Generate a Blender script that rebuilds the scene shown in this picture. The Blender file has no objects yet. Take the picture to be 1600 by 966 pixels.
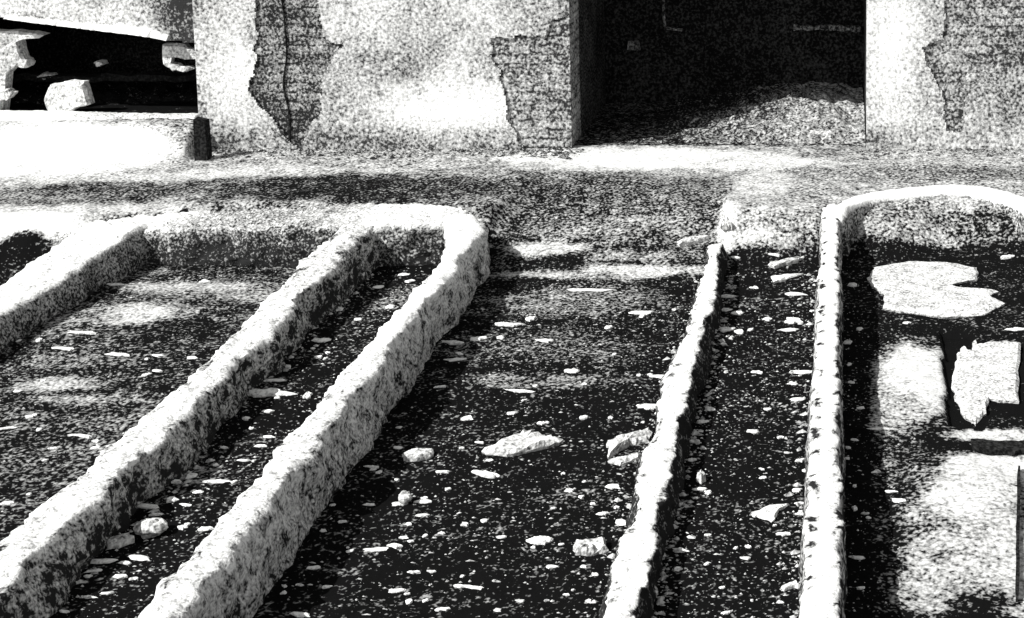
import bpy, math, random
import numpy as np
random.seed(7); RNG = np.random.default_rng(11)
S = bpy.context.scene
COL = S.collection
# ------------------------------------------------------------------ camera, sky, sun, exposure
CAM_H, FPX, PPX, PPY = 3.0, 2400.0, 1313.0, -37.0
PITCH = math.atan(300.0 / FPX)
cd = bpy.data.cameras.new('camera'); cam = bpy.data.objects.new('camera', cd); COL.objects.link(cam)
cam.location = (0, 0, CAM_H); cam.rotation_euler = (math.pi/2 - PITCH, 0, 0)
cd.sensor_width = 36; cd.sensor_fit = 'HORIZONTAL'; cd.lens = 36*FPX/1600
cd.shift_x = (800-PPX)/1600; cd.shift_y = -(483-PPY)/1600
cd.clip_end = 2000; cd.clip_start = 0.05
S.camera = cam
SUN_EL, SUN_AZ = math.radians(43), math.radians(33)     # azimuth: how far the sun stands in front of the facade, coming from the left
W = bpy.data.worlds.new('World'); S.world = W; W.use_nodes = True
nt = W.node_tree; nt.nodes.clear()
sky = nt.nodes.new('ShaderNodeTexSky'); sky.sky_type = 'NISHITA'; sky.sun_disc = False
sky.sun_elevation = SUN_EL; sky.sun_rotation = math.radians(-90) - SUN_AZ
bw = nt.nodes.new('ShaderNodeRGBToBW')                   # black-and-white photograph: the sky's light without its colour
bg = nt.nodes.new('ShaderNodeBackground'); bg.inputs[1].default_value = 0.14
out = nt.nodes.new('ShaderNodeOutputWorld')
nt.links.new(sky.outputs[0], bw.inputs[0]); nt.links.new(bw.outputs[0], bg.inputs[0]); nt.links.new(bg.outputs[0], out.inputs[0])
sl = bpy.data.lights.new('sun', 'SUN'); sl.energy = 5.0; sl.angle = math.radians(0.5); sl.color = (1, 1, 0.985)
so = bpy.data.objects.new('sun', sl); COL.objects.link(so); so.location = (-10, -6, 12)
from mathutils import Vector
to_sun = Vector((-math.cos(SUN_EL)*math.cos(SUN_AZ), -math.cos(SUN_EL)*math.sin(SUN_AZ), math.sin(SUN_EL)))
so.rotation_euler = to_sun.to_track_quat('Z', 'Y').to_euler()
S.view_settings.view_transform = 'Standard'; S.view_settings.look = 'None'
S.view_settings.exposure = 0.5; S.view_settings.gamma = 1; S.view_settings.use_curve_mapping = False
S.cycles.max_bounces = 6; S.cycles.diffuse_bounces = 3

# ------------------------------------------------------------------ helpers
def at(px, py, z=0.0):
    xc, yc = (px-PPX)/FPX, -(py-PPY)/FPX
    d = np.array([xc, math.cos(PITCH)+yc*math.sin(PITCH), -math.sin(PITCH)+yc*math.cos(PITCH)])
    return np.array([0, 0, CAM_H]) + d*((z-CAM_H)/d[2])
def atY(px, py, Y):
    xc, yc = (px-PPX)/FPX, -(py-PPY)/FPX
    d = np.array([xc, math.cos(PITCH)+yc*math.sin(PITCH), -math.sin(PITCH)+yc*math.cos(PITCH)])
    return np.array([0, 0, CAM_H]) + d*(Y/d[1])
def vnoise(p, seed=0):
    i = np.floor(p).astype(np.int64); f = p - i; f = f*f*(3-2*f)
    def h(a, b, c):
        n = (a*374761393 + b*668265263 + c*2147483647 + seed*974634777) & 0xffffffff
        n = ((n ^ (n >> 13))*1274126177) & 0xffffffff
        n = ((n ^ (n >> 15))*2246822519) & 0xffffffff
        return ((n ^ (n >> 16)) & 0xffffff)/float(0xffffff)
    r = 0
    for dx in (0, 1):
        for dy in (0, 1):
            for dz in (0, 1):
                w = (f[..., 0] if dx else 1-f[..., 0])*(f[..., 1] if dy else 1-f[..., 1])*(f[..., 2] if dz else 1-f[..., 2])
                r = r + w*h(i[..., 0]+dx, i[..., 1]+dy, i[..., 2]+dz)
    return r*2-1
_a, _b, _c = .7, .5, 1.1
NROT = (np.array([[math.cos(_a), -math.sin(_a), 0], [math.sin(_a), math.cos(_a), 0], [0, 0, 1]])
        @ np.array([[1, 0, 0], [0, math.cos(_b), -math.sin(_b)], [0, math.sin(_b), math.cos(_b)]])
        @ np.array([[math.cos(_c), 0, -math.sin(_c)], [0, 1, 0], [math.sin(_c), 0, math.cos(_c)]]))
def fbm(p, sc, octv=3, seed=0):
    r, a, t = 0, 1.0, 0; p = p @ NROT
    for k in range(octv):
        r = r + a*vnoise(p*sc+k*3.7, seed+k*17); t += a; a *= .5; sc *= 2.1
    return r/t
def p2(x, y):
    return np.stack([x, y, np.zeros_like(x)], -1)
def sstep(a, b, x):
    t = np.clip((x-a)/(b-a), 0, 1); return t*t*(3-2*t)
def link(name, verts, faces, mat, parent=None, loc=None, attr=None, smooth=False):
    verts = np.asarray(verts, float)
    if loc is None: loc = (0, 0, 0)
    base = np.array(loc, float)
    me = bpy.data.meshes.new(name)
    me.from_pydata((verts-base).tolist(), [], [tuple(map(int, f)) for f in faces])
    me.materials.append(mat)
    if attr is not None:
        a = me.attributes.new('sand', 'FLOAT', 'POINT'); a.data.foreach_set('value', np.asarray(attr, np.float32))
    if smooth: me.polygons.foreach_set('use_smooth', [True]*len(me.polygons))
    me.update()
    o = bpy.data.objects.new(name, me); COL.objects.link(o)
    o.location = tuple(base - (np.array(parent.location) if parent else 0))
    if parent: o.parent = parent
    return o
def tag(o, label=None, cat=None, group=None, kind=None):
    for k, v in (('label', label), ('category', cat), ('group', group), ('kind', kind)):
        if v: o[k] = v
    return o
def empty(name, loc, label, cat, group=None):
    o = bpy.data.objects.new(name, None); COL.objects.link(o); o.location = tuple(loc); return tag(o, label, cat, group)
def box(x0, x1, y0, y1, z0, z1):
    v = [(x, y, z) for z in (z0, z1) for y in (y0, y1) for x in (x0, x1)]
    f = [(0, 2, 3, 1), (4, 5, 7, 6), (0, 1, 5, 4), (2, 6, 7, 3), (0, 4, 6, 2), (1, 3, 7, 5)]
    return v, f
def join(*parts):
    V, F = [], []
    for v, f in parts:
        n = len(V); V += [tuple(q) for q in v]; F += [tuple(i+n for i in q) for q in f]
    return V, F
def inpoly(x, y, poly):
    r = np.zeros(np.shape(x), bool); n = len(poly)
    for i in range(n):
        x0, y0 = poly[i][:2]; x1, y1 = poly[(i+1) % n][:2]
        c = ((y0 > y) != (y1 > y)) & (x < (x1-x0)*(y-y0)/((y1-y0) if y1 != y0 else 1e-9)+x0)
        r ^= c
    return r

# ------------------------------------------------------------------ materials
def speckle(name, dark, light, scale, dens=0.5, attr=None, gain=3.0, low=1.3, lowamp=0.2, mid=9.0, midamp=0.15, bump=0.3, brick=False, rough=0.95):
    m = bpy.data.materials.new(name); m.use_nodes = True
    t = m.node_tree; N = t.nodes; L = t.links; N.clear()
    o = N.new('ShaderNodeOutputMaterial'); b = N.new('ShaderNodeBsdfPrincipled'); L.new(b.outputs[0], o.inputs[0])
    b.inputs['Roughness'].default_value = rough; b.inputs['Specular IOR Level'].default_value = 0.02
    g = N.new('ShaderNodeNewGeometry')
    def noise(sc, det=2, ro=.6):
        n = N.new('ShaderNodeTexNoise'); n.inputs['Scale'].default_value = sc; n.inputs['Detail'].default_value = det
        n.inputs['Roughness'].default_value = ro; L.new(g.outputs['Position'], n.inputs['Vector']); return n.outputs[0]
    def math_(op, a, bb, clamp=False):
        n = N.new('ShaderNodeMath'); n.operation = op; n.use_clamp = clamp
        for i, q in enumerate((a, bb)):
            if isinstance(q, (int, float)): n.inputs[i].default_value = q
            else: L.new(q, n.inputs[i])
        return n.outputs[0]
    def signed(v, amp): return math_('MULTIPLY', math_('SUBTRACT', v, .5), amp*4)
    n1 = noise(scale, 1.5, .65)
    x = signed(n1, .62)
    x = math_('ADD', x, signed(noise(low, 3, .6), lowamp))
    x = math_('ADD', x, signed(noise(mid, 3, .6), midamp))
    if attr:
        a = N.new('ShaderNodeAttribute'); a.attribute_name = attr; d = a.outputs['Fac']
        x = math_('ADD', x, math_('MULTIPLY', math_('SUBTRACT', d, .5), 2.0))
    else:
        x = math_('ADD', x, (dens-.5)*2)
    h = n1
    if brick:
        sx = N.new('ShaderNodeSeparateXYZ'); L.new(g.outputs['Position'], sx.inputs[0])
        cx = N.new('ShaderNodeCombineXYZ'); L.new(sx.outputs[0], cx.inputs[0]); L.new(sx.outputs[2], cx.inputs[1])
        wv = N.new('ShaderNodeTexNoise'); wv.inputs['Scale'].default_value = 14; L.new(g.outputs['Position'], wv.inputs['Vector'])
        mx = N.new('ShaderNodeVectorMath'); mx.operation = 'MULTIPLY_ADD'; L.new(wv.outputs['Color'], mx.inputs[0]); mx.inputs[1].default_value = (.10, .07, 0); L.new(cx.outputs[0], mx.inputs[2])
        br = N.new('ShaderNodeTexBrick'); L.new(mx.outputs[0], br.inputs[0])
        br.inputs['Scale'].default_value = 1.0; br.inputs['Brick Width'].default_value = .24; br.inputs['Row Height'].default_value = .072
        br.inputs['Mortar Size'].default_value = .009; br.inputs['Mortar Smooth'].default_value = .3
        br.inputs['Color1'].default_value = (.62, .62, .62, 1); br.inputs['Color2'].default_value = (.40, .40, .40, 1); br.inputs['Mortar'].default_value = (.22, .22, .22, 1)
        bb_ = N.new('ShaderNodeRGBToBW'); L.new(br.outputs[0], bb_.inputs[0])
        x = math_('ADD', x, signed(math_('ADD', bb_.outputs[0], .06), .20)); h = math_('ADD', n1, math_('MULTIPLY', bb_.outputs[0], 1.5))
    fac = math_('ADD', math_('MULTIPLY', x, gain*.5), .5, True)
    mix = N.new('ShaderNodeMix'); mix.data_type = 'RGBA'
    L.new(fac, mix.inputs[0]); mix.inputs[6].default_value = (dark, dark, dark, 1); mix.inputs[7].default_value = (light, light, light*.985, 1)
    L.new(mix.outputs[2], b.inputs['Base Color'])
    if bump:
        bp = N.new('ShaderNodeBump'); bp.inputs['Strength'].default_value = bump; bp.inputs['Distance'].default_value = .01
        L.new(h, bp.inputs['Height']); L.new(bp.outputs[0], b.inputs['Normal'])
    return m
M_GROUND = speckle('dark_soil_and_pale_sand', .0045, .58, 50, attr='sand', gain=2.0, lowamp=.12, mid=11, midamp=.26)
M_WALL = speckle('crumbly_pale_mortar', .02, .70, 66, attr='sand', gain=1.9, lowamp=.08, mid=22, midamp=.30, bump=.5)
M_PLASTER = speckle('stained_plaster', .035, .76, 46, attr='sand', gain=1.8, low=1.8, lowamp=.10, mid=7, midamp=.14, bump=.35)
M_BRICK = speckle('bare_brick', .02, .55, 46, dens=.35, gain=2.1, low=2.5, lowamp=.2, mid=9, midamp=.34, brick=True, bump=.8)
M_BRICK_PALE = speckle('bare_pale_brick', .03, .62, 44, dens=.43, gain=2.1, low=2.5, lowamp=.2, mid=9, midamp=.3, brick=True, bump=.8)
M_RUBBLE = speckle('grey_rubble', .02, .50, 46, dens=.36, gain=2.0, mid=14, midamp=.3, bump=.6)
M_HEAP = speckle('shade_toned_rubble', .012, .60, 46, attr='sand', gain=2.0, mid=14, midamp=.3, bump=.6)  # rubble whose attribute paints interior shade into the colour
M_SHADE = speckle('shade_dark_masonry', .006, .09, 46, dens=.30, gain=2, bump=.3)  # masonry painted near black for the unlit interiors
M_REVEAL = speckle('shaded_plaster', .008, .26, 46, dens=.30, gain=2, bump=.3)  # passage plaster darkened in colour for its shaded side
M_STONE = speckle('pale_stone', .14, .78, 60, dens=.74, gain=1.8, lowamp=.05, mid=30, midamp=.25, bump=.6)
M_GRIT = speckle('pale_grit', .05, .62, 40, dens=.56, gain=1.8, mid=14, midamp=.3, bump=0)
M_BLOCK = speckle('rough_pale_block', .03, .70, 50, dens=.62, gain=1.8, mid=18, midamp=.34, bump=.8)
M_SLAB = speckle('stained_mortar', .05, .70, 62, dens=.60, gain=1.9, low=4, lowamp=.16, mid=16, midamp=.3, bump=.6)
M_CHAR = speckle('charred_wood_and_gaps', .006, .04, 50, dens=.35, gain=2, bump=.4)  # charred timber, also the black of the crack and the corner hollow

# ------------------------------------------------------------------ ground
YF = float(atY(0, 0, 1)[1]); YF = at(1000, 232, .25)[1]
ZT = .25
SILL = atY(150, 186, YF)[2]
XC = atY(315, 200, YF)[0]
def zg(x, y):
    x = np.asarray(x, float); y = np.asarray(y, float)
    y0 = np.interp(x, [-5.6, -4.9, -4.4, -2.3, -2.1, -.80, -.72, -.14, -.05, .7, 1.4], [8.9, 9.2, 9.45, 9.45, 9.0, 9.1, 9.28, 9.28, 9.45, 9.55, 9.4])
    y1 = np.interp(x, [-5.6, -4.9, -4.4, -2.3, -2.1, -.80, -.72, -.14, -.05, .7, 1.4], [9.6, 9.7, 9.9, 9.9, 10.6, 10.3, 9.86, 9.86, 9.95, 10.15, 10.0])
    z = ZT*sstep(y0, y1, y + .10*fbm(p2(x, y), 2.5, 3, 5))
    z = z + (SILL-ZT-.01)*sstep(10.95, YF-.04, y)*sstep(XC+.06, XC-.02, x)
    z = z + .014*fbm(p2(x, y), 5.0, 4, 3)*(1-sstep(YF-.3, YF, y)) + .02*fbm(p2(x, y), 1.3, 2, 9)*(1-sstep(YF-.6, YF, y))
    return z
def lines(a, b, step, outer):
    core = np.arange(a, b+step/2, step); s = step; lo = []; hi = []; p, q = a, b
    while p > -outer or q < outer:
        s *= 1.35; p -= s; q += s; lo.append(p); hi.append(q)
    return np.concatenate([lo[::-1], core, hi])
gx = lines(-7.6, 2.4, .02, 500); gy = lines(4.7, 11.9, .02, 600)
GX, GY = np.meshgrid(gx, gy); xf, yf = GX.ravel(), GY.ravel()
zz = zg(xf, yf); nx, ny = len(gx), len(gy); ZGRID = [zz.reshape(ny, nx)]
def zl(x, y):
    i = np.clip(np.searchsorted(gy, y), 1, ny-1); j = np.clip(np.searchsorted(gx, x), 1, nx-1)
    u = np.clip((x-gx[j-1])/(gx[j]-gx[j-1]), 0, 1); v = np.clip((y-gy[i-1])/(gy[i]-gy[i-1]), 0, 1); Z = ZGRID[0]
    return (Z[i-1, j-1]*(1-u)+Z[i-1, j]*u)*(1-v) + (Z[i, j-1]*(1-u)+Z[i, j]*u)*v
def atg(px, py):
    z = 0.0
    for k in range(14):
        q = at(px, py, z); z = z + .6*(float(zl(q[0], q[1]))-z)
    return at(px, py, z)
BLOBS = [  # px centre, radii, share of pale sand: each sets a paler or darker ellipse on the ground
 (600,250,520,14,.50),(260,232,130,24,.46),(330,240,60,22,.42),(245,212,95,24,.42),(90,215,190,34,.97),(60,262,120,16,.8),
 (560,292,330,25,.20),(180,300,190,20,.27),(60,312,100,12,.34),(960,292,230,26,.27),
 (1010,247,190,17,.88),(1190,254,130,12,.72),(1195,287,40,18,.72),(1140,335,18,42,.78),(1450,245,160,10,.5),(1480,272,170,12,.36),(1190,290,50,22,.62),
 (40,345,130,20,.97),(20,375,70,9,.9),(36,404,52,18,.06),
 (370,388,240,30,.00),(620,400,80,40,.0),(120,470,70,40,.22),
 (300,450,120,10,.52),(230,492,75,13,.60),(420,462,110,10,.42),(120,500,50,18,.38),(85,600,70,12,.52),(140,625,110,10,.42),(210,660,90,22,.30),(110,565,110,12,.32),(90,520,60,10,.3),
 (650,465,60,25,.30),(300,745,80,20,.30),(470,520,60,30,.10),
 (930,330,190,18,.30),(900,362,120,12,.42),(850,390,75,13,.66),(985,424,100,12,.64),(860,430,90,8,.5),(1000,400,90,9,.40),(900,470,150,30,.33),(840,540,160,30,.28),(870,595,130,12,.32),(770,590,50,10,.34),
 (1210,325,60,40,.50),(1250,345,40,30,.38),(1170,372,50,9,.62),(1190,400,70,12,.12),
 (1440,345,160,26,.40),(1560,370,60,20,.32),(1450,395,130,8,.12),
 (1430,592,64,66,.74),(1440,600,40,45,.80),(1400,650,60,40,.5),(1545,680,90,13,.74),(1560,735,90,30,.78),(1520,780,100,45,.70),(1500,880,115,60,.52),(1590,880,60,90,.62),(1440,930,60,40,.5),(1400,720,60,60,.24),(1340,700,25,300,.04),
]
CAVITY = [(1470,518),(1522,518),(1522,548),(1594,532),(1640,545),(1640,655),(1550,650),(1535,672),(1482,666),(1476,600)]
XD0, XD1 = atY(891, 120, YF)[0], atY(1355, 120, YF)[0]
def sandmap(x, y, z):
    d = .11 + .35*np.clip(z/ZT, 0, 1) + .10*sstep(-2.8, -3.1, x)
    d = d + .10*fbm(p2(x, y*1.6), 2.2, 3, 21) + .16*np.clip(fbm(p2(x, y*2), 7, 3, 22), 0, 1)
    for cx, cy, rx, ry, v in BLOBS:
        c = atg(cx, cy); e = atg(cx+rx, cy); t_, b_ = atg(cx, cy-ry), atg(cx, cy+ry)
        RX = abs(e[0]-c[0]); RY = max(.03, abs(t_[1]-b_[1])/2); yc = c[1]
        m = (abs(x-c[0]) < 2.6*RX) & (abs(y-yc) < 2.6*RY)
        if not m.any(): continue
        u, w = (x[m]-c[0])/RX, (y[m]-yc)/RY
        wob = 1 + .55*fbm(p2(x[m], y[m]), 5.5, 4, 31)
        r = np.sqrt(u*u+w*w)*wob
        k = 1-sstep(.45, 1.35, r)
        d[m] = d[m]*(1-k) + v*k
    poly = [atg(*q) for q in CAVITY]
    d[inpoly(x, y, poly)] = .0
    d[(y > YF+.03) & (x < XC)] = .0; d[(y > YF+.10) & (x > XD0-.1) & (x < XD1+.1)] = .24  # floors inside breach and doorway painted dark for interior shade
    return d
CAVW = [atg(*q) for q in CAVITY]
zz = np.where(inpoly(xf, yf, CAVW), zz-.03, zz)
for cx, cy, rx, ry, hgt in [(1420,595,70,90,.02),(1530,790,130,110,.03),(240,475,130,30,.025)]:
    c = atg(cx, cy); e = atg(cx+rx, cy); t_, b_ = atg(cx, cy-ry), atg(cx, cy+ry)
    r = np.sqrt(((xf-c[0])/(e[0]-c[0]))**2 + ((yf-c[1])/(abs(t_[1]-b_[1])/2))**2)
    zz = zz + np.where(inpoly(xf, yf, CAVW), 0, 1)*hgt*(1-sstep(.1, 1.2, r))
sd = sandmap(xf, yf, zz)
zz = zz + .010*np.clip(fbm(p2(xf, yf), 16, 3, 41), -1, 1)*(np.abs(xf) < 8)*(yf < 11.8)*(yf > 4)
ZGRID[0] = zz.reshape(ny, nx)
ii = (np.arange(ny-1)[:, None]*nx + np.arange(nx-1)[None, :]).ravel()
ff = np.stack([ii, ii+1, ii+1+nx, ii+nx], -1)
me = bpy.data.meshes.new('ground')
me.vertices.add(len(xf)); me.vertices.foreach_set('co', np.stack([xf, yf, zz], -1).astype(np.float32).ravel())
me.loops.add(ff.size); me.loops.foreach_set('vertex_index', ff.ravel().astype(np.int32))
me.polygons.add(len(ff)); me.polygons.foreach_set('loop_start', (np.arange(len(ff))*4).astype(np.int32))
me.update(calc_edges=True); me.materials.append(M_GROUND)
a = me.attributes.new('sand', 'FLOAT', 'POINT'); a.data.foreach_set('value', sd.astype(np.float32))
ground = bpy.data.objects.new('ground', me); COL.objects.link(ground)
tag(ground, 'dark soil with patches of pale sand between the foundation walls', kind='structure')

# ------------------------------------------------------------------ foundation walls (swept rough sections)
def wall(name, label, cat, path, wid, ztop, dens_top=.9, dens_side=.6, rough=.02, seed=0, batl=.02, batr=.02, zbot=-.06, step=.02, roundness=.25, group=None, edge=None, dpatch=()):
    """path: list of (x, y) world centre points; wid: width or list of widths along it"""
    P = np.array(path, float); seg = np.r_[0, np.cumsum(np.hypot(*np.diff(P, axis=0).T))]
    n = max(8, int(seg[-1]/step)); s = np.linspace(0, seg[-1], n)
    cx, cy = np.interp(s, seg, P[:, 0]), np.interp(s, seg, P[:, 1])
    w = np.interp(s, seg, wid) if hasattr(wid, '__len__') else np.full(n, wid)
    zt = np.interp(s, seg, ztop) if hasattr(ztop, '__len__') else np.full(n, ztop)
    k = np.ones(9)/9
    pad = lambda q: np.convolve(np.r_[q[:1].repeat(4), q, q[-1:].repeat(4)], k, 'valid')
    cx, cy = pad(cx), pad(cy)
    tx, ty = np.gradient(cx), np.gradient(cy); l = np.hypot(tx, ty); tx, ty = tx/l, ty/l
    nxr, nyr = ty, -tx                                            # to the right of travel
    prof = [(-1, 0)]                                              # (side, height fraction)
    ms = 18
    U = [(-1, q) for q in np.linspace(0, 1-roundness*.5, ms)]
    T = [(q, 1) for q in np.linspace(-1+.10, 1-.10, max(8, int(np.mean(w)/.014)))]
    R = [(1, q) for q in np.linspace(1-roundness*.5, 0, ms)]
    prof = U+T+R; m = len(prof)
    us = np.array([q[0] for q in prof]); hs = np.array([q[1] for q in prof])
    off = us[None, :]*w[:, None]/2
    bat = np.where(us < -.99, -batl, np.where(us > .99, batr, 0))
    off = off + bat[None, :]*(1-hs[None, :])
    crown = 1 - roundness*.25*np.abs(us)**3
    Z = zbot + (zt[:, None]*np.where(hs == 1, crown, 1)[None, :]-zbot)*hs[None, :]
    X = cx[:, None]+nxr[:, None]*off; Y = cy[:, None]+nyr[:, None]*off
    q = np.stack([X, Y, Z], -1)
    side = (np.abs(us) > .99)[None, :]
    d1 = fbm(q, 5, 3, seed)*rough*1.9; d2 = fbm(q, 26, 3, seed+5)*rough*1.4
    sgn = np.sign(us)[None, :]*np.clip(np.abs(us)[None, :], .0, 1)**2
    d2 = d2*np.where(side, .45, 1)
    X += nxr[:, None]*sgn*(d1+d2); Y += nyr[:, None]*sgn*(d1+d2)
    Z += np.where(side, .3, .7)*(fbm(q, 9, 3, seed+9)*rough*.7+fbm(q, 38, 2, seed+2)*rough*.7)*hs[None, :]
    dens = np.where(side, dens_side-.25*(1-hs[None, :]), dens_top) + .10*fbm(q, 7, 3, seed+3)  # crown paler, flanks darker toward the foot: sun and shade painted in
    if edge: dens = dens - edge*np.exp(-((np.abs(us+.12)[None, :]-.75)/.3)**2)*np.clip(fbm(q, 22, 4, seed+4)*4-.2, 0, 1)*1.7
    for (s0, s1, amt) in dpatch:
        dens = dens + amt*(sstep(s0-.15, s0, s/seg[-1])*(1-sstep(s1, s1+.15, s/seg[-1])))[:, None]*np.where(side, .25, 1)
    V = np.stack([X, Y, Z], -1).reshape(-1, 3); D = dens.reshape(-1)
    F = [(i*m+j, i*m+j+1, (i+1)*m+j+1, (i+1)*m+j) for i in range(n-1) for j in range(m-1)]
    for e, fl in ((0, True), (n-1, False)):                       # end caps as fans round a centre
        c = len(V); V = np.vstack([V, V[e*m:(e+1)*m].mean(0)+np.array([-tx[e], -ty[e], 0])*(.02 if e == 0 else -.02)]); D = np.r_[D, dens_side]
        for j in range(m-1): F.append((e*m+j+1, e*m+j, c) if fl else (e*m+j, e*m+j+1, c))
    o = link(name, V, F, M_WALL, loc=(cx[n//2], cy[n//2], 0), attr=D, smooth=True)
    return tag(o, label, cat, group)
G = 'parallel foundation walls of the excavation'
def topline(pxs, z): return [tuple(at(a, b, z)[:2]) for a, b in pxs]
ZW = .28
wall('foundation_wall', 'broadest rough foundation wall, bright crown and grey flank, left of the wide black trench', 'wall',
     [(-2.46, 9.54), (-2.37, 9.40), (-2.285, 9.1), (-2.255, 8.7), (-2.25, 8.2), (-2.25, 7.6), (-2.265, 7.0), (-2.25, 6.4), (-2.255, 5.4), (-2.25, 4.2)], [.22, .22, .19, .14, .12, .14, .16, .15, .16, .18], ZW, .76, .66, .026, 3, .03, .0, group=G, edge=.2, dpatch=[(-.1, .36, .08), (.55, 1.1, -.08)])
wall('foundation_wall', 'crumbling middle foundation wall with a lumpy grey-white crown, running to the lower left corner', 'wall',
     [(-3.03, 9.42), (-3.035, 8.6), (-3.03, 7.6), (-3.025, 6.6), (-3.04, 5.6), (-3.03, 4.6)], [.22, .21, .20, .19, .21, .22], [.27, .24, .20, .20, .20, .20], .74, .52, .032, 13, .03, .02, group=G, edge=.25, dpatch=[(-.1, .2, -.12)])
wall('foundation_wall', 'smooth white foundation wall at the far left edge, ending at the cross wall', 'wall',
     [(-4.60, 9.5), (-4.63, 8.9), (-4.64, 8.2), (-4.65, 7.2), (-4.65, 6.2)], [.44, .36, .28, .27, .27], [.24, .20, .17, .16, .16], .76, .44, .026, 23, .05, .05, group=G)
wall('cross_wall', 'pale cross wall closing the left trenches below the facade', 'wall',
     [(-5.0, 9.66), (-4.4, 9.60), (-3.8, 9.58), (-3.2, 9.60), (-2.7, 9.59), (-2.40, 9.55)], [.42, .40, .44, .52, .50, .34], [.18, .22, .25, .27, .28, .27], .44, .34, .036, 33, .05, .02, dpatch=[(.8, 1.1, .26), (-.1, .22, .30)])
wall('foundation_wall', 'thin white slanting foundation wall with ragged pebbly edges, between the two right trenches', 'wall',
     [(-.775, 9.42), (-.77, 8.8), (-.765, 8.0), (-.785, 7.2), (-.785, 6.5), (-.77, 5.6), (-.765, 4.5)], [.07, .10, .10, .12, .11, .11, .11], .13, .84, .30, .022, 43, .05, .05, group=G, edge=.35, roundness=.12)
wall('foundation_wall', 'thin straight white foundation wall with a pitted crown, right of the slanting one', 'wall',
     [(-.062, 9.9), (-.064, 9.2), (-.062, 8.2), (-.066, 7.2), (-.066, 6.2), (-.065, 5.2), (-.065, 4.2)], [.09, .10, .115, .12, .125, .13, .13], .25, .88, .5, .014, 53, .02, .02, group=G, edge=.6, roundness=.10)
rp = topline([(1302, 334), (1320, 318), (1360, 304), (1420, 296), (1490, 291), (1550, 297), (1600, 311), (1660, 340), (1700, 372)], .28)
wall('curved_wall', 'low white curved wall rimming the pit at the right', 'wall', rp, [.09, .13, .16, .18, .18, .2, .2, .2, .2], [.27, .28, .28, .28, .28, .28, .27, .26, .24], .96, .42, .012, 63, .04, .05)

# ------------------------------------------------------------------ ruined building
def fx(px): return atY(px, 120, YF)[0]
def fz(py): return atY(800, py, YF)[2]
XL, XD0, XD1, XR = XC, fx(891), fx(1355), fx(1355)+2.2
HT, DOORH, TH, DEEP = 3.1, 2.25, .42, 1.72
bld = empty('ruined_building', (0.5*(XL+XR), YF+.2, 0), 'ruined masonry building with flaking white plaster over bare brick and a wide dark doorway', 'building')
def ragged_top(x0, x1, y0, y1, z0, z1, seed, front_only=False):
    n = max(3, int((x1-x0)/.06)); xs = np.linspace(x0, x1, n); top = z1 + .14*fbm(p2(xs, xs*0+seed), 4, 4, seed)
    V = []; F = []
    for i in range(n): V += [(xs[i], y0, z0), (xs[i], y1, z0), (xs[i], y1, top[i]), (xs[i], y0, top[i])]
    for i in range(n-1):
        for a_, b_ in ((0, 1), (1, 2), (2, 3), (3, 0)): F.append((4*i+a_, 4*i+b_, 4*i+4+b_, 4*i+4+a_))
    F += [(0, 3, 2, 1), (4*n-4, 4*n-3, 4*n-2, 4*n-1)]
    return V, F
XMID = fx(640)
link('brick_wall', *ragged_top(XL+.001, XMID, YF, YF+TH, -.1, HT, 2), M_BRICK, parent=bld)
link('brick_wall', *ragged_top(XMID+.001, XD0, YF, YF+TH, -.1, HT, 2), M_BRICK_PALE, parent=bld)
link('brick_wall', *ragged_top(XD1, XR, YF, YF+TH, -.1, HT, 6), M_BRICK_PALE, parent=bld)
link('lintel', *ragged_top(XD0+.001, XD1-.001, YF+.004, YF+TH-.004, DOORH, HT, 8), M_BRICK, parent=bld)
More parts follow.
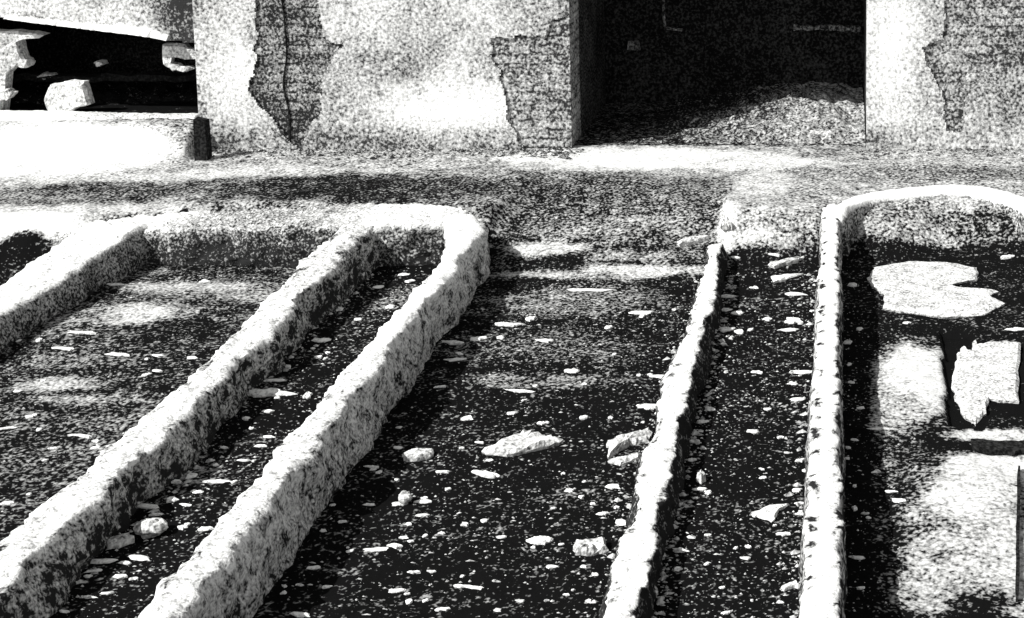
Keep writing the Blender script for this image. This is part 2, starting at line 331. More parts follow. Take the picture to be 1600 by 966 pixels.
# plaster skin: a 25 mm coat with the bare patches broken out of it
PATCH = [[(402,-40),(405,60),(400,75),(398,110),(388,140),(405,165),(425,190),(455,226),(470,226),(480,200),(500,172),(510,112),(540,70),(505,55),(504,-40)],
         [(770,60),(800,58),(855,55),(866,30),(892,18),(900,260),(815,260),(812,225),(795,190),(782,112),(770,90)],
         [(1478,-40),(1475,62),(1443,70),(1446,92),(1470,140),(1480,204),(1500,208),(1512,150),(1535,112),(1640,104),(1640,-40)]]
PW = [[(fx(a_), fz(b_)) for a_, b_ in p] for p in PATCH]
DENS0 = .54
def plaster(x0, x1, z0, z1, yfront, seed, cell=.011):
    nxx, nzz = int((x1-x0)/cell), int((z1-z0)/cell)
    xs = x0+(np.arange(nxx)+.5)*cell; zs = z0+(np.arange(nzz)+.5)*cell
    XX, ZZ = np.meshgrid(xs, zs)
    q = np.stack([XX, ZZ*1.0, XX*0], -1)
    wx, wz = XX+.034*fbm(q, 9, 3, seed)+.016*fbm(q, 34, 2, seed+5), ZZ+.034*fbm(q, 9, 3, seed+1)+.016*fbm(q, 34, 2, seed+6)
    keep = np.ones(XX.shape, bool)
    for p in PW: keep &= ~inpoly(wx, wz, p)
    keep &= ZZ < HT-.1 + .2*fbm(q, 3, 4, seed+2)
    up = ZZ > 1.5
    keep &= ~(up & (fbm(q, 1.6, 4, seed+7) > .34))
    vid = -np.ones((nzz+1, nxx+1), int); V, F, D = [], [], []
    def dens(x, z):
        d = DENS0 + .22*fbm(np.stack([x, z, 0*x], -1), 2.2, 4, seed+9)
        py = 232 - (z-ZT)/(SILL-ZT)*47.0; px = PPX + (x/YF)*FPX
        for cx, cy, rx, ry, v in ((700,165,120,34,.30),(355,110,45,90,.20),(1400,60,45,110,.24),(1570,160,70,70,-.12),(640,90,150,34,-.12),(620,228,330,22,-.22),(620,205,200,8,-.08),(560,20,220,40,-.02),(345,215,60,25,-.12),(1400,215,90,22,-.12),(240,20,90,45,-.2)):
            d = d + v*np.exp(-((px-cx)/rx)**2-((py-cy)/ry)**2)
        return d
    def vert(i, j):
        if vid[i, j] < 0:
            x, z = x0+j*cell, z0+i*cell
            vid[i, j] = len(V); n_ = .005*math.sin(x*5+seed)*math.sin(z*7+x*2)
            V.append((x, yfront+n_, z)); D.append(0)
        return vid[i, j]
    for i, j in zip(*np.nonzero(keep)):
        F.append((vert(i, j), vert(i, j+1), vert(i+1, j+1), vert(i+1, j)))
    A_ = np.array(V); D = list(dens(A_[:, 0], A_[:, 2])); nv = len(V); back = {}
    def bk(k):
        if k not in back: back[k] = len(V); x, y, z = V[k]; V.append((x, YF+.003, z)); D.append(.2)
        return back[k]
    K = np.pad(keep, 1)
    for i, j in zip(*np.nonzero(keep)):
        for (di, dj, a_, b_) in ((-1, 0, (0, 0), (0, 1)), (1, 0, (1, 1), (1, 0)), (0, -1, (1, 0), (0, 0)), (0, 1, (0, 1), (1, 1))):
            if not K[i+1+di, j+1+dj]:
                p, r = vid[i+a_[0], j+a_[1]], vid[i+b_[0], j+b_[1]]
                F.append((r, p, bk(p), bk(r)))
    return V, F, D
for x0, x1, z0, sd_ in ((XL-.012, XD0+.006, .2, 71), (XD1-.006, XR, .2, 81), (XD0+.02, XD1-.02, DOORH, 91)):
    V, F, D = plaster(x0, x1, z0, HT+.1, YF-.017, sd_)
    link('plaster_coat', V, F, M_PLASTER, parent=bld, attr=D)
# crack running down through the bare patch, the passage behind the doorway
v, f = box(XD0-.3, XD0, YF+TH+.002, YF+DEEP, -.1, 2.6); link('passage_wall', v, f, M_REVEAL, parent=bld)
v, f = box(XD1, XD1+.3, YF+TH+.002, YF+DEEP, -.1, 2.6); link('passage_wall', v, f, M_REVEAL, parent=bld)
v, f = box(XD0-.3, XD1+.3, YF+DEEP+.002, YF+DEEP+.4, -.1, 2.6); link('back_wall', v, f, M_SHADE, parent=bld)
v, f = box(XD0-.3, XD1+.3, YF+TH+.004, YF+DEEP+.4, 2.604, 2.75); link('added_shade_slab', v, f, M_SHADE, parent=bld)  # unseen roof added to keep the doorway black
v, f = box(XL+.05, XL+.4, YF+TH+.002, YF+DEEP+.4, -.1, 2.8); link('side_wall', v, f, M_BRICK, parent=bld)
v, f = box(XL+.402, XD0-.302, YF+DEEP, YF+DEEP+.4, -.1, 2.7); link('back_wall', v, f, M_BRICK, parent=bld)
xg, zg0 = fx(447), fz(222)
zs_ = np.linspace(zg0, 2.6, 60); V, F = [], []
for k, z in enumerate(zs_):
    xo = xg+.02*float(vnoise(np.array([[1., 2., z*4]]))[0]); hw = .002+.010*abs(float(vnoise(np.array([[3., 5., z*14]]))[0]))
    V += [(xo-hw, YF-.001, z), (xo-hw*.8, YF-.012, z), (xo+hw*.8, YF-.012, z), (xo+hw, YF-.001, z)]
    if k: F += [(4*k-4+a_, 4*k-4+a_+1, 4*k+a_+1, 4*k+a_) for a_ in range(3)]
link('crack_strip', V, F, M_CHAR, parent=bld)  # raised dark strip standing in for the crack
YB = YF+DEEP
lz0, lz1 = atY(1290, 50, YB)[2], atY(1290, 38, YB)[2]
def ledge(px0, px1, py0, py1, dep, nm, mat, label, cat, jag=.01):
    x0, z1 = atY(px0, py0, YB-dep)[[0, 2]]; x1, z0 = atY(px1, py1, YB-dep)[[0, 2]]
    n = 14; xs = np.linspace(x0, x1, n); V = []; F = []
    for i, x in enumerate(xs):
        j1, j2 = RNG.normal(0, jag, 2)
        V += [(x, YB, z0+j1), (x, YB, z1+j2), (x, YB-dep+abs(j1), z1+j2), (x, YB-dep+abs(j2), z0+j1)]
    for i in range(n-1):
        for a_, b_ in ((0, 1), (1, 2), (2, 3), (3, 0)): F.append((4*i+b_, 4*i+a_, 4*i+4+a_, 4*i+4+b_))
    F += [(0, 1, 2, 3), (4*n-1, 4*n-2, 4*n-3, 4*n-4)]
    return tag(link(nm, V, F, mat, loc=((x0+x1)/2, YB, z0)), label, cat)
o = ledge(1240, 1345, 40, 49, .06, 'ledge', M_RUBBLE, None, None); o.parent = bld; o.location = tuple(np.array(o.location)-np.array(bld.location))
def tube(path, r, n=8):
    V, F = [], []; P = [Vector(p) for p in path]
    for i, p in enumerate(P):
        d = (P[min(i+1, len(P)-1)]-P[max(i-1, 0)]).normalized(); u = d.orthogonal().normalized(); w = d.cross(u)
        for k in range(n):
            a_ = 2*math.pi*k/n; V.append(tuple(p+(u*math.cos(a_)+w*math.sin(a_))*r))
    for i in range(len(P)-1):
        for k in range(n): F.append((i*n+k, i*n+(k+1) % n, (i+1)*n+(k+1) % n, (i+1)*n+k))
    F += [tuple(range(n))[::-1], tuple(range((len(P)-1)*n, len(P)*n))]
    return V, F
b0 = atY(1036, -90, YB-.05); b1 = atY(1037, 20, YB-.05); b2 = atY(1039, 44, YB-.05); b3 = atY(1066, 47, YB-.05)
v, f = tube([b0, b1, b2*.9+b1*.1, b2, b3], .013); tag(link('bent_pipe', v, f, M_RUBBLE, loc=tuple(b2)), 'thin pale bent pipe on the black back wall inside the doorway', 'pipe')
c = atY(990, 72, YB-.06); v, f = box(c[0]-.045, c[0]+.045, YB-.07, YB+.0, c[2]-.04, c[2]+.035)
v = [tuple(np.array(q)+RNG.normal(0, .008, 3)) for q in v]
tag(link('stone', v, f, M_RUBBLE, loc=tuple(c)), 'small grey stone sticking out of the dark back wall inside the doorway', 'stone')

# rubble heap in the doorway
hx = np.linspace(XD0+.01, XD1-.01, 110); hy = np.linspace(YF-.02, YB-.01, 84)
HX, HY = np.meshgrid(hx, hy)
u = (HX-XD0)/(XD1-XD0); v_ = (HY-YF)/(YB-YF)
hh = (.0+.19*sstep(.15, .8, u))*sstep(-.06, .55, v_)*(1-.25*sstep(.8, 1, u)) + .03*sstep(-.06, .1, v_)
HZ = ZT-.05 + hh + (.05*fbm(p2(HX, HY), 7, 4, 3)+.03*fbm(p2(HX, HY), 20, 2, 8))*sstep(-.06, .15, v_)
n_, m_ = HX.shape
F = [(i*m_+j, i*m_+j+1, (i+1)*m_+j+1, (i+1)*m_+j) for i in range(n_-1) for j in range(m_-1)]
HD = .17+.25*sstep(-.1, .62, u-.45*v_)+.06*fbm(p2(HX, HY), 4, 3, 4)  # painted darker to the left and back, as the light fades inside
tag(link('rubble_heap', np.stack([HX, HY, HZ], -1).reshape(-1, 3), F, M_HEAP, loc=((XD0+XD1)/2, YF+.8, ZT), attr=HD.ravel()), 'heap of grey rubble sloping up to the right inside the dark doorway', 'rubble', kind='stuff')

# ------------------------------------------------------------------ breached wall left of the building
YL = YF+.16
OPEN = [(-60,26),(5,27),(40,32),(120,42),(240,57),(262,64),(330,70),(330,188),(-60,188)]
def fxl(px): return atY(px, 120, YL)[0]
def fzl(py): return atY(300, py, YL)[2]
OW = [(fxl(a_), fzl(b_)) for a_, b_ in OPEN]
bw_ = empty('breached_wall', (fxl(100), YL+.2, 0), 'speckled pale wall with a wide black breach, left of the plastered building', 'wall')
def masked_wall(x0, x1, z0, z1, y0, y1, keepf, cell=.014, densf=None):
    nxx, nzz = int((x1-x0)/cell), int((z1-z0)/cell)
    xs = x0+(np.arange(nxx)+.5)*cell; zs = z0+(np.arange(nzz)+.5)*cell
    XX, ZZ = np.meshgrid(xs, zs); keep = keepf(XX, ZZ)
    V, F, D = [], [], []; idx = {}
    def vv(i, j, b):
        k = (i, j, b)
        if k not in idx:
            idx[k] = len(V); x, z = x0+j*cell, z0+i*cell
            V.append((x, (y1 if b else y0)+(0 if b else .012*math.sin(x*11+z*4)*math.sin(z*13+x*3)), z)); D.append(0)
        return idx[k]
    K = np.pad(keep, 1)
    for i, j in zip(*np.nonzero(keep)):
        F.append((vv(i, j, 0), vv(i, j+1, 0), vv(i+1, j+1, 0), vv(i+1, j, 0)))
        F.append((vv(i+1, j, 1), vv(i+1, j+1, 1), vv(i, j+1, 1), vv(i, j, 1)))
        for (di, dj, a_, b_) in ((-1, 0, (0, 0), (0, 1)), (1, 0, (1, 1), (1, 0)), (0, -1, (1, 0), (0, 0)), (0, 1, (0, 1), (1, 1))):
            if not K[i+1+di, j+1+dj]:
                F.append((vv(i+b_[0], j+b_[1], 0), vv(i+a_[0], j+a_[1], 0), vv(i+a_[0], j+a_[1], 1), vv(i+b_[0], j+b_[1], 1)))
    A_ = np.array(V); return V, F, densf(A_[:, 0], A_[:, 2])
def keepf(X, Z):
    q = p2(X, Z); wx, wz = X+.018*fbm(q, 12, 3, 5), Z+.016*fbm(q, 12, 3, 6)
    return ~inpoly(wx, wz, OW) & (Z < 2.2+.35*fbm(q, 1.5, 4, 77))
def dl(x, z):
    px = PPX+x/YL*FPX
    return .58 - .34*np.exp(-((px-270)/50)**2)*np.where(z > 1, 1, .2) + .25*fbm(np.stack([x, z, 0*x], -1), 4, 3, 8)
V, F, D = masked_wall(fxl(-420), XC-.002, .1, 2.6, YL, YL+.32, keepf, densf=dl)
link('masonry', V, F, M_PLASTER, parent=bw_, attr=D)
# bright broken arris along the head of the breach
n = 60; V, F, D = [], [], []
pxs = np.linspace(18, 268, n); ys = np.interp(pxs, [5, 40, 120, 240, 268], [27, 32, 42, 57, 63])
for a_, b_ in zip(pxs, ys):
    t_ = 3.5+9*math.exp(-((a_-215)/55)**2)+3*math.exp(-((a_-90)/50)**2)+RNG.normal(0, .7)
    x, z0_ = fxl(a_), fzl(b_-1); z1_ = fzl(b_-1-t_); p_ = .03+.005*RNG.normal()
    V += [(x, YL-.03-p_, z0_), (x, YL-.01-p_*.4, z1_), (x, YL+.04, z1_), (x, YL+.04, z0_)]; D += [.97]*4
for i in range(n-1):
    for a_, b_ in ((0, 1), (1, 2), (2, 3), (3, 0)): F.append((4*i+a_, 4*i+b_, 4*i+4+b_, 4*i+4+a_))
F += [(0, 3, 2, 1), (4*n-4, 4*n-3, 4*n-2, 4*n-1)]
link('broken_edge', V, F, M_WALL, parent=bw_, attr=D)
v, f = join(box(fxl(-420), XC-.004, YL+1.25, YL+1.5, .1, 1.9), box(fxl(-420)-.2, fxl(-420)-.002, YL+.322, YL+1.5, .1, 1.9)); link('back_wall', v, f, M_SHADE, parent=bw_)
nb = 40; V, F = [], []
for k in range(nb):
    x = fxl(-419)+(XC-.07-fxl(-419))*k/(nb-1); zb_ = atY(150, 126, YL+.45)[2]+.008*RNG.normal(); hb = .05+.006*RNG.normal()
    V += [(x, YL+.42, zb_), (x, YL+.54, zb_), (x, YL+.54, zb_+hb), (x, YL+.42, zb_+hb)]
    if k: F += [(4*k-4+a_, 4*k-4+(a_+1) % 4, 4*k+(a_+1) % 4, 4*k+a_) for a_ in range(4)]
tag(link('charred_beam', V, F, M_CHAR, loc=(fxl(100), YL+.48, zb_)), 'charred dark beam running across the inside of the black breach', 'beam')
cx_, cy_ = np.meshgrid(np.linspace(fxl(-70), XC-.065, 130), np.linspace(YL+.10, YL+1.24, 50))
cu = (cx_-fxl(0))/(fxl(310)-fxl(0))
cz = SILL-.06+.10*sstep(YL+.1, YL+.8, cy_)*(1-.4*cu)+.05*fbm(p2(cx_, cy_), 8, 4, 15)+.03*fbm(p2(cx_, cy_), 22, 2, 16)
F = [(i*130+j, i*130+j+1, (i+1)*130+j+1, (i+1)*130+j) for i in range(49) for j in range(129)]
tag(link('breach_rubble', np.stack([cx_, cy_, cz], -1).reshape(-1, 3), F, M_HEAP, loc=(fxl(150), YL+.5, SILL), attr=(.06+.25*(1-.6*cu)*fbm(p2(cx_, cy_), 5, 3, 19)).ravel()), 'rubble painted dark for shade on the floor inside the black breach', 'rubble', kind='stuff')  # rubble kept dark in colour for the shade inside
v, f = box(fxl(-420), XC-.004, YL+.322, YL+1.248, 1.6, 1.75); link('added_shade_slab', v, f, M_SHADE, parent=bw_)  # roof out of view, added so the breach stays dark
v, f = box(XC-.06, XC-.004, YL+.322, YL+1.248, .1, 1.596); link('side_wall', v, f, M_SHADE, parent=bw_)
# sand-covered sill in front of the breach
wall('sill_ledge', 'bright sandy sill along the foot of the black breach', 'ledge', [(fxl(-420), YL-.06), (fxl(-60), YL-.06), (fxl(100), YL-.05), (fxl(200), YL-.03), (XC-.05, YL-.03)], [.3, .3, .26, .2, .2], [SILL+.035, SILL+.035, SILL+.03, SILL+.01, SILL+.005], .97, .8, .012, 93, .03, .03, zbot=.2, dpatch=[(.80, 1.1, -.38)])

def sub(poly, k=2):
    out = []
    for i in range(len(poly)):
        a_, b_ = np.array(poly[i], float), np.array(poly[(i+1) % len(poly)], float)
        for q in range(k): out.append(a_+(b_-a_)*q/k)
    return out
def prism(poly, y0, y1, jag=.006):
    """upright broken block: polygon in x, z pushed back from y0 to y1"""
    P = np.array(sub([np.array(p) for p in poly], 3)); P = P+RNG.normal(0, .005, P.shape); n = len(P); c = P.mean(0); V = []
    for k, (y, s) in enumerate(((y0+.02, 1.0), (y0, .9), (y1, 1.0))):
        for p in P:
            q = c+(p-c)*s+RNG.normal(0, jag*.4, 2); V.append((q[0], y+RNG.normal(0, jag*.5), q[1]))
    F = [tuple(n+i for i in range(n))]
    for i in range(n):
        j = (i+1) % n; F += [(i, j, n+j, n+i), (2*n+i, 2*n+j, j, i)]
    F.append(tuple(2*n+i for i in range(n))[::-1]); return V, F
def upright(name, label, cat, pix, Y, depth, mat=None):
    w = [tuple(atY(a_, b_, Y)[[0, 2]]) for a_, b_ in pix]
    V, F = prism(w, Y, Y+depth); P = np.array(V)
    return tag(link(name, V, F, mat or M_STONE, loc=(P[:, 0].mean(), Y+depth/2, P[:, 2].min())), label, cat)
upright('stone_block', 'squarish pale stone block standing on the sill inside the black breach', 'stone', [(70,142),(76,134),(98,129),(130,128),(133,140),(139,165),(122,169),(90,187),(76,186),(68,160)], YL+.05, .09, M_BLOCK)
upright('masonry_lump', 'large pale lump of masonry at the left end of the black breach', 'masonry', [(-40,48),(20,47),(64,55),(24,60),(34,92),(42,98),(40,108),(28,102),(10,116),(0,190),(-40,190)], YL+.08, .12, M_BLOCK)
upright('stone', 'flat pale stone wedged low at the left end of the black breach', 'stone', [(-10,140),(8,142),(17,148),(10,155),(-4,156),(-4,187),(-12,187)], YL+.03, .1, M_BLOCK)
upright('masonry_bracket', 'hook-shaped pale masonry piece at the right side of the black breach', 'masonry', [(250,71),(285,70),(312,80),(312,92),(290,92),(268,88),(266,99),(280,104),(302,107),(285,113),(268,112),(254,102)], YL+.05, .08, M_BLOCK)
upright('stone', 'small pale stone resting on the charred beam across the black breach', 'stone', [(57,119),(65,115),(80,115),(82,121),(68,124),(58,123)], YL+.42, .08, M_BLOCK)
upright('stone', 'tiny white stone in the centre of the black breach', 'stone', [(147,98),(156,96),(160,101),(152,105),(148,103)], YL+.40, .1, M_STONE)
yp_ = YF-.36; v, f = box(atY(301, 200, yp_)[0], atY(320, 200, yp_)[0], yp_, yp_+.09, .2, atY(310, 188, yp_)[2])
v = [tuple(np.array(q)+RNG.normal(0, .006, 3)) for q in v]
tag(link('gap_filler', v, f, M_CHAR, loc=tuple(np.mean(v, 0))), 'short black post filler standing in for a dark hollow at the building corner', 'gap')  # black block standing in for the dark hollow at the corner

# ------------------------------------------------------------------ stones
def rock(poly_w, t, zbase, seed, mat=M_STONE):
    """poly_w: ring of world (x, y); a flat stone of thickness t lying at zbase"""
    r = np.random.default_rng(seed); P = np.array(poly_w); n = len(P); c = P.mean(0); V = []
    for s, z, j in ((.96, -.015, .02), (1.0, t*.40, .035), (.86, t*.85, .05), (.48, t*.98, .10)):
        for p in P:
            q = c+(p-c)*(s if n < 36 else 1-(1-s)*.5)*(1+r.normal(0, j*(1 if n < 36 else .15))); V.append((q[0], q[1], zbase+z+(r.normal(0, t*(.13 if n < 36 else .03)) if z > 0 else 0)))
    V.append((c[0], c[1], zbase+t)); F = []
    for k in range(3):
        for i in range(n): j = (i+1) % n; F.append((k*n+i, k*n+j, (k+1)*n+j, (k+1)*n+i))
    for i in range(n): F.append((3*n+i, 3*n+(i+1) % n, 4*n))
    return V, F, c
def boulder(ring, t, zb, seed):
    P = np.array(ring); c = P.mean(0); e = (P.max(0)-P.min(0))/2; V, F = [], []; nu, nv = 18, 10
    for i in range(nv+1):
        ph = math.pi*i/nv
        for k in range(nu):
            a_ = 2*math.pi*k/nu; V.append((math.sin(ph)*math.cos(a_), math.sin(ph)*math.sin(a_), math.cos(ph)))
    V = np.array(V); V = V*(1+.5*fbm(V+seed*.37, 1.3, 3, seed)+.14*fbm(V+seed*.37, 5, 2, seed))[:, None]
    V = V*np.array([e[0]*1.02, max(e[1], t*.5), t*.52])+np.array([c[0], c[1], zb+t*.45])
    F = [(i*nu+k, (i+1)*nu+k, (i+1)*nu+(k+1) % nu, i*nu+(k+1) % nu) for i in range(nv) for k in range(nu)]
    return V, F, c
NS = [0]
def stone_at(pix, t, label, cat='stone', group=None, name='stone', mat=M_STONE, k=2):
    P = [atg(*q) for q in pix]; ring = sub([p[:2] for p in P], k)
    zb = np.mean([p[2] for p in P]); NS[0] += 1; rr = np.random.default_rng(NS[0]); sz = np.ptp(np.array(ring), axis=0).max()
    ring = [q+rr.normal(0, min(.006, sz*.022), 2) for q in ring]
    V, F, c = rock(ring[::-1], t, zb, 1000+NS[0], mat) if t < .05 or name != 'stone' else boulder(ring, t, zb, 1000+NS[0])
    return tag(link(name, V, F, M_BLOCK if t >= .05 else mat, loc=(c[0], c[1], zb)), label, cat, group)
BIG = [
 ([(752,709),(790,694),(812,682),(838,680),(858,692),(882,692),(850,703),(790,714)], .035, 'largest pale stone on the dark floor, a wide wedge in the middle trench'),
 ([(628,714),(642,708),(676,704),(678,714),(650,722),(633,722)], .03, 'flat whitish stone beside the broad wall, left of the large wedge-shaped stone'),
 ([(897,854),(945,852),(950,863),(920,870),(897,868)], .035, 'brick-shaped pale stone near the foot of the slanting thin wall'),
 ([(822,846),(850,841),(868,845),(850,851),(830,850)], .015, 'flat white stone just left of the brick-shaped stone'),
 ([(738,738),(758,738),(782,745),(770,748),(752,745)], .015, 'narrow white stone below the large wedge-shaped stone'),
 ([(948,702),(960,692),(1000,680),(1020,677),(1012,690),(985,698),(965,708),(950,720)], .03, 'ragged pale stone leaning against the left side of the slanting thin wall'),
 ([(950,724),(975,718),(1004,712),(1000,720),(970,728)], .02, 'slim pale stone under the ragged one at the slanting thin wall'),
 ([(626,784),(640,784),(640,790),(626,790)], .055, 'small upright pointed white stone in the middle trench'),
 ([(1172,806),(1195,797),(1237,790),(1215,803),(1208,816),(1182,809)], .015, 'pointed white flake shaped like a pennant in the narrow trench between the two thin walls'),
 ([(1088,752),(1096,746),(1103,752),(1096,757)], .04, 'round white pebble right of the slanting thin wall'),
 ([(1200,416),(1225,407),(1250,403),(1262,399),(1240,413),(1210,421)], .02, 'long white stone at the far end of the narrow trench, touching the straight wall'),
 ([(1204,434),(1225,431),(1254,430),(1230,437),(1210,443)], .015, 'forked white stone just below the long one at the far end of the narrow trench'),
 ([(1218,921),(1245,910),(1247,915),(1225,925)], .015, 'white flake near the bottom of the straight thin wall'),
 ([(538,442),(548,436),(560,434),(574,440),(560,444)], .07, 'white peaked stone at the far end of the trench beside the broad wall'),
 ([(373,620),(395,612),(430,609),(462,616),(440,619),(400,620)], .015, 'long thin white sliver on the floor between the middle and broad walls'),
 ([(208,843),(225,832),(245,826),(258,832),(256,842),(228,846)], .075, 'biggest rounded grey boulder in the trench at the lower left'),
 ([(150,834),(165,829),(184,832),(178,840),(160,840)], .05, 'lumpy pale stone left of the rounded grey boulder'),
 ([(162,850),(200,843),(210,848),(185,858),(168,859)], .03, 'flat grey stone just under the rounded grey boulder'),
 ([(1058,384),(1085,374),(1108,366),(1110,372),(1085,381),(1062,388)], .03, 'pale splinter lying beside the broken end of the slanting thin wall'),
 ([(1124,362),(1129,335),(1140,326),(1142,345),(1135,366),(1127,370)], .035, 'stubby pale lump at the broken end of the slanting thin wall'),
 ([(1355,442),(1368,420),(1420,410),(1480,412),(1526,421),(1527,440),(1482,446),(1500,455),(1562,458),(1540,466),(1570,478),(1540,494),(1480,500),(1420,491),(1380,485),(1382,465)], .025, 'big ragged white mortar slab lying below the curved wall'),
 ([(1497,560),(1503,545),(1511,552),(1519,552),(1522,520),(1572,526),(1594,540),(1590,632),(1545,627),(1538,650),(1526,666),(1505,652),(1492,628),(1486,600)], .022, 'jagged white slab lying in the black hollow at the right edge'),
]
for pix, t, lab in BIG:
    slab = 'slab' in lab
    stone_at(pix, t, lab, 'slab' if slab else 'stone', name='mortar_slab' if slab else 'stone', mat=M_SLAB if slab else M_BLOCK if t > .018 else M_STONE, k=6 if slab else 4)
CH = """790,508,48,8 812,612,42,6 1003,490,44,7 925,454,66,5 950,512,12,7 850,533,26,6 828,500,18,9 895,580,28,8 1040,590,50,7 1014,636,46,8 914,653,14,8 845,662,12,6 730,655,18,8 800,646,20,6 690,605,18,5 706,536,32,8 745,531,25,7 712,563,30,7
692,738,22,5 620,789,20,7 578,789,22,5 660,785,32,6 660,806,24,6 727,820,14,8 690,834,14,5 632,841,14,5 590,860,40,8 617,854,22,8 547,862,10,6 664,838,10,6 785,840,16,5 492,888,22,8 445,917,10,5 468,915,16,5 511,918,14,5 618,924,26,7 638,942,14,9 665,939,10,6 735,918,50,6 690,953,22,6 812,940,14,5 645,895,20,7 675,894,16,5 860,886,22,7 912,886,10,4 890,767,16,7 907,777,10,6 926,788,8,5 940,804,18,6 970,818,18,9 959,762,26,8 750,692,14,4 620,700,16,5 580,730,24,6 765,720,14,4 700,765,10,6 470,962,30,8 920,940,12,6 885,930,10,5 960,900,12,6 520,790,8,4 505,830,10,6
1134,464,30,6 1150,403,16,5 1208,398,18,5 1130,485,24,7 1150,490,22,8 1135,515,26,8 1155,520,18,7 1250,583,40,7 1180,582,16,5 1232,516,36,5 1240,503,26,9 1225,835,22,7 1169,855,12,7 1150,857,8,5 1165,873,20,5 1022,927,10,12 1035,868,12,9 1050,795,18,9 1250,720,16,7 1260,736,14,7 1245,767,18,7 1248,787,14,4 1253,804,24,5 1175,675,22,6 1220,684,10,6 1135,958,18,6 1120,430,12,6 1180,450,14,5 1200,500,14,6 1245,460,30,6 1110,640,16,6 1100,660,20,6 1085,690,18,6 1080,720,14,6 1095,765,20,6 1200,640,12,5 1245,625,24,6 1238,600,14,6 1064,860,22,6 1060,890,12,8
1338,872,26,7 1369,738,14,6 1405,783,20,7 1393,769,20,4 1370,671,30,4 1331,446,14,8 1417,505,12,4 1343,515,10,5 1327,570,8,5 1330,598,10,4 1325,700,12,5 1335,688,14,4 1335,760,6,6 1335,795,8,10 1345,920,14,6 1590,515,30,6 1575,402,20,8
425,595,36,5 440,573,28,8 405,588,16,6 500,533,30,9 462,540,20,5 467,528,14,4 490,502,12,7 418,643,20,6 341,661,14,5 320,676,10,7 313,693,12,5 420,683,20,5 393,670,10,5 360,630,8,7 137,857,10,7 165,878,50,10 220,873,36,9 187,902,20,8 145,893,24,5 100,957,16,6 165,928,20,5 85,932,20,5 140,934,24,5 230,792,40,7 270,782,16,9 245,750,20,7 300,745,24,9 272,753,20,8 340,753,36,6 228,774,18,5 290,790,20,5 245,805,22,6 285,825,16,9 320,828,24,8 410,698,24,5 195,880,20,5 630,430,20,6 590,450,16,6 610,480,14,6 560,500,14,5 530,470,12,7 640,440,14,6 480,620,12,12 330,720,14,5 350,700,12,5 380,720,20,4 310,770,16,5 210,905,16,6
12,787,24,8 82,701,14,5 62,672,10,7 45,652,16,5 130,682,40,7 10,670,26,4 185,555,36,6 245,556,20,4 100,545,40,5 130,520,50,5 28,612,12,4 320,440,16,5 345,405,30,4 180,445,30,4 60,533,12,6 150,690,12,5 70,720,8,5 150,700,14,5 300,560,16,5 245,580,24,5"""
ZONE = [(-2.95, 'left', 'small pale chip on the streaky dark ground left of the crumbling middle wall', 'chips left of the middle wall'),
        (-2.2, 'mid', 'small pale chip on the floor between the crumbling middle wall and the broad wall', 'chips between the middle and broad walls'),
        (-.73, 'wide', 'small pale chip on the black floor between the broad wall and the slanting wall', 'chips in the wide middle trench'),
        (-.06, 'narrow', 'small pale stone chip in the narrow trench between the two thin white walls', 'chips in the narrow trench'),
        (9e9, 'right', 'small pale stone chip on the dark floor right of the straight thin wall', 'chips right of the straight wall')]
def zone(x): return next(z for z in ZONE if x < z[0])
WALLX = [(-4.8, -4.48), (-3.15, -2.92), (-2.33, -2.13), (-.84, -.70), (-.135, .005)]
def chip(px, py, w, h):
    w *= 1.18; h *= 1.15
    p = atg(px, py); sc = FPX/p[1]; t = max(.006, .34*h/sc); ry = (atg(px, py-h*.42)[1]-atg(px, py+h*.42)[1])/2*.8; rx = w/2/sc
    n = random.choice((8, 9, 10, 12)); a0 = random.random()*6.28; tilt = random.uniform(-.25, .25)
    ring = []
    for k in range(n):
        a_ = a0+2*math.pi*k/n; r = random.uniform(.55, 1.2)
        x, y = rx*r*math.cos(a_), ry*r*math.sin(a_); ring.append((p[0]+x, p[1]+y+tilt*x))
    NS[0] += 1; V, F, c = rock(ring, t, p[2], NS[0]); z = zone(p[0])
    tag(link('stone_chip', V, F, M_STONE, loc=(c[0], c[1], p[2])), z[2], 'stone', z[3])
nchip = 0
for q in CH.split():
    chip(*[float(e) for e in q.split(',')]); nchip += 1
tries = 0
while nchip < 285 and tries < 4000:
    tries += 1
    px, py = random.uniform(0, 1400), random.uniform(480, 960); p = atg(px, py)
    if any(a_-.02 < p[0] < b_+.02 for a_, b_ in WALLX) or p[0] > .12: continue
    if p[0] < -3.0 and random.random() < .6: continue
    w = random.uniform(6, 13); chip(px, py, w, w*random.uniform(.35, .6)); nchip += 1
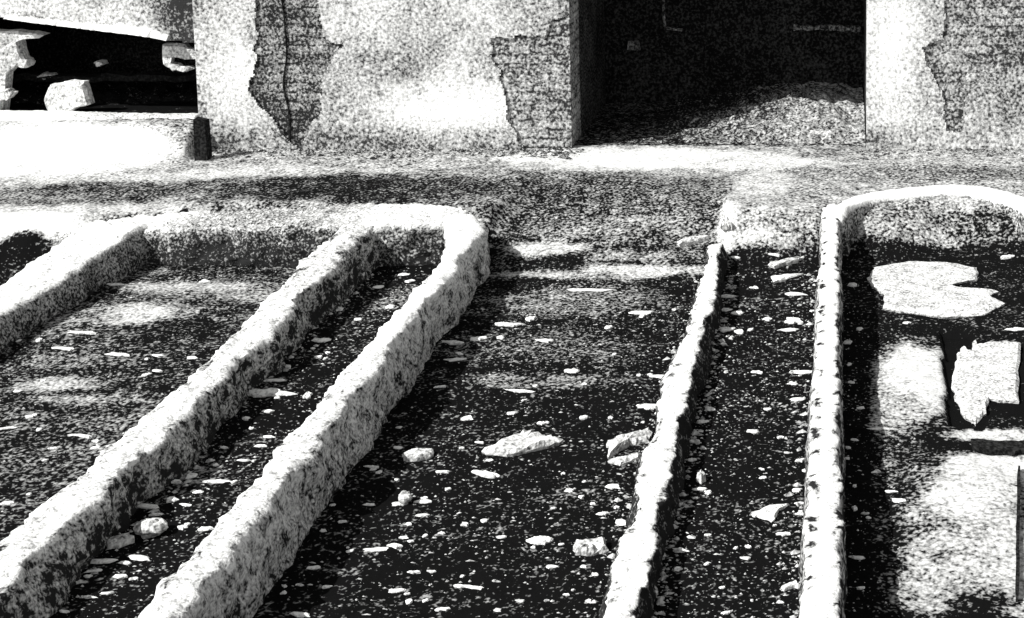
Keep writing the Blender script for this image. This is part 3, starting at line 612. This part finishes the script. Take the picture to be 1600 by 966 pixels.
# fine grit, too many to count
V, F = [], []
def grit(x, y, s, el=None):
    z = float(zl(x, y)); b = len(V); n = 5; el = el or (random.uniform(1.1, 3.2) if s < .009 else random.uniform(1.0, 1.6)); a0 = random.random()*6
    for k in range(n):
        a_ = a0+6.283*k/n; r = s*random.uniform(.6, 1.2); V.append((x+r*el*math.cos(a_), y+r*math.sin(a_), z-.004))
    V.append((x, y, z+s*random.uniform(.3, .8)))
    for k in range(n): F.append((b+k, b+(k+1) % n, b+n))
for _ in range(900):                                              # broader flakes
    y = random.uniform(5.0, 9.2); x = random.uniform(-2.9, -.14)
    if any(a_-.01 < x < b_+.01 for a_, b_ in WALLX): continue
    grit(x, y, random.choice((.005, .006, .007, .0085)), random.uniform(1.6, 3.6))
cnt = 0
while cnt < 5600:
    y = random.uniform(5.0, 9.3); x = random.uniform(-5.2, .35)
    if any(a_ < x < b_ for a_, b_ in WALLX): continue
    dn = .35*math.sin(x*2.3+y*1.1)*math.sin(y*1.7-x*.9+1)
    if random.random() > .5+dn: continue
    if x < -2.95 and random.random() < .5: continue
    if -2.13 < x < -1.85 and random.random() < .85: continue
    grit(x, y, random.choice((.003, .003, .004, .004, .005, .006, .009))); cnt += 1
for _ in range(1300):                                             # spill along the ragged wall feet
    y = random.uniform(5, 9.2); b, s_ = random.choice(((-.70, 1), (-.70, 1), (-.70, 1), (-.84, -1), (-2.33, -1), (-2.33, -1), (-.14, -1), (-2.92, 1)))
    grit(b+s_*abs(random.gauss(0, .05)), y, random.choice((.005, .006, .008, .010, .014, .020)))
tag(link('grit', V, F, M_GRIT), 'fine pale grit strewn over the dark trench floors', 'grit', kind='stuff')

V, F = [], []
for _ in range(1500):                                            # crumbled plaster and brick along the foot of the building
    x = random.uniform(XC, XD0+.1) if random.random() < .7 else random.uniform(XD1-.05, XR)
    grit(x, YF-.02-abs(random.gauss(0, .16)), random.choice((.006, .008, .01, .014, .02, .03)))
tag(link('crumbled_plaster', V, F, M_RUBBLE), 'crumbled plaster and brick along the foot of the building', 'rubble', kind='stuff')

# ------------------------------------------------------------------ dark timber in the right-hand pit
def timber(name, label, cat, p0, p1, w, t, lift=.01):
    a_, b_ = atg(*p0), atg(*p1); d = (b_-a_)[:2]; L_ = np.hypot(*d); d = d/L_; nrm = np.array([-d[1], d[0]])
    n = 16; V, F = [], []
    for i in range(n):
        c_ = a_[:2]+d*L_*i/(n-1)+nrm*RNG.normal(0, w*.06); ww = w/2*(1+RNG.normal(0, .08))*(.6 if i in (0, n-1) else 1); z = float(zl(*c_))+lift
        for sx_, sz_ in ((-1, 0), (1, 0), (1, 1), (-1, 1)): V.append((*(c_+nrm*sx_*ww), z+sz_*t))
    for i in range(n-1):
        for p_, q_ in ((0, 1), (1, 2), (2, 3), (3, 0)): F.append((4*i+q_, 4*i+p_, 4*i+4+p_, 4*i+4+q_))
    F += [(0, 1, 2, 3), (4*n-1, 4*n-2, 4*n-3, 4*n-4)]
    return tag(link(name, V, F, M_CHAR, loc=tuple(a_)), label, cat)
timber('charred_plank', 'black charred plank lying on the bright sand at the right edge', 'plank', (1518, 702), (1680, 706), .10, .02)
timber('dark_stick', 'long thin dark stick lying on the pale sand at the lower right', 'stick', (1592, 735), (1589, 945), .014, .012)
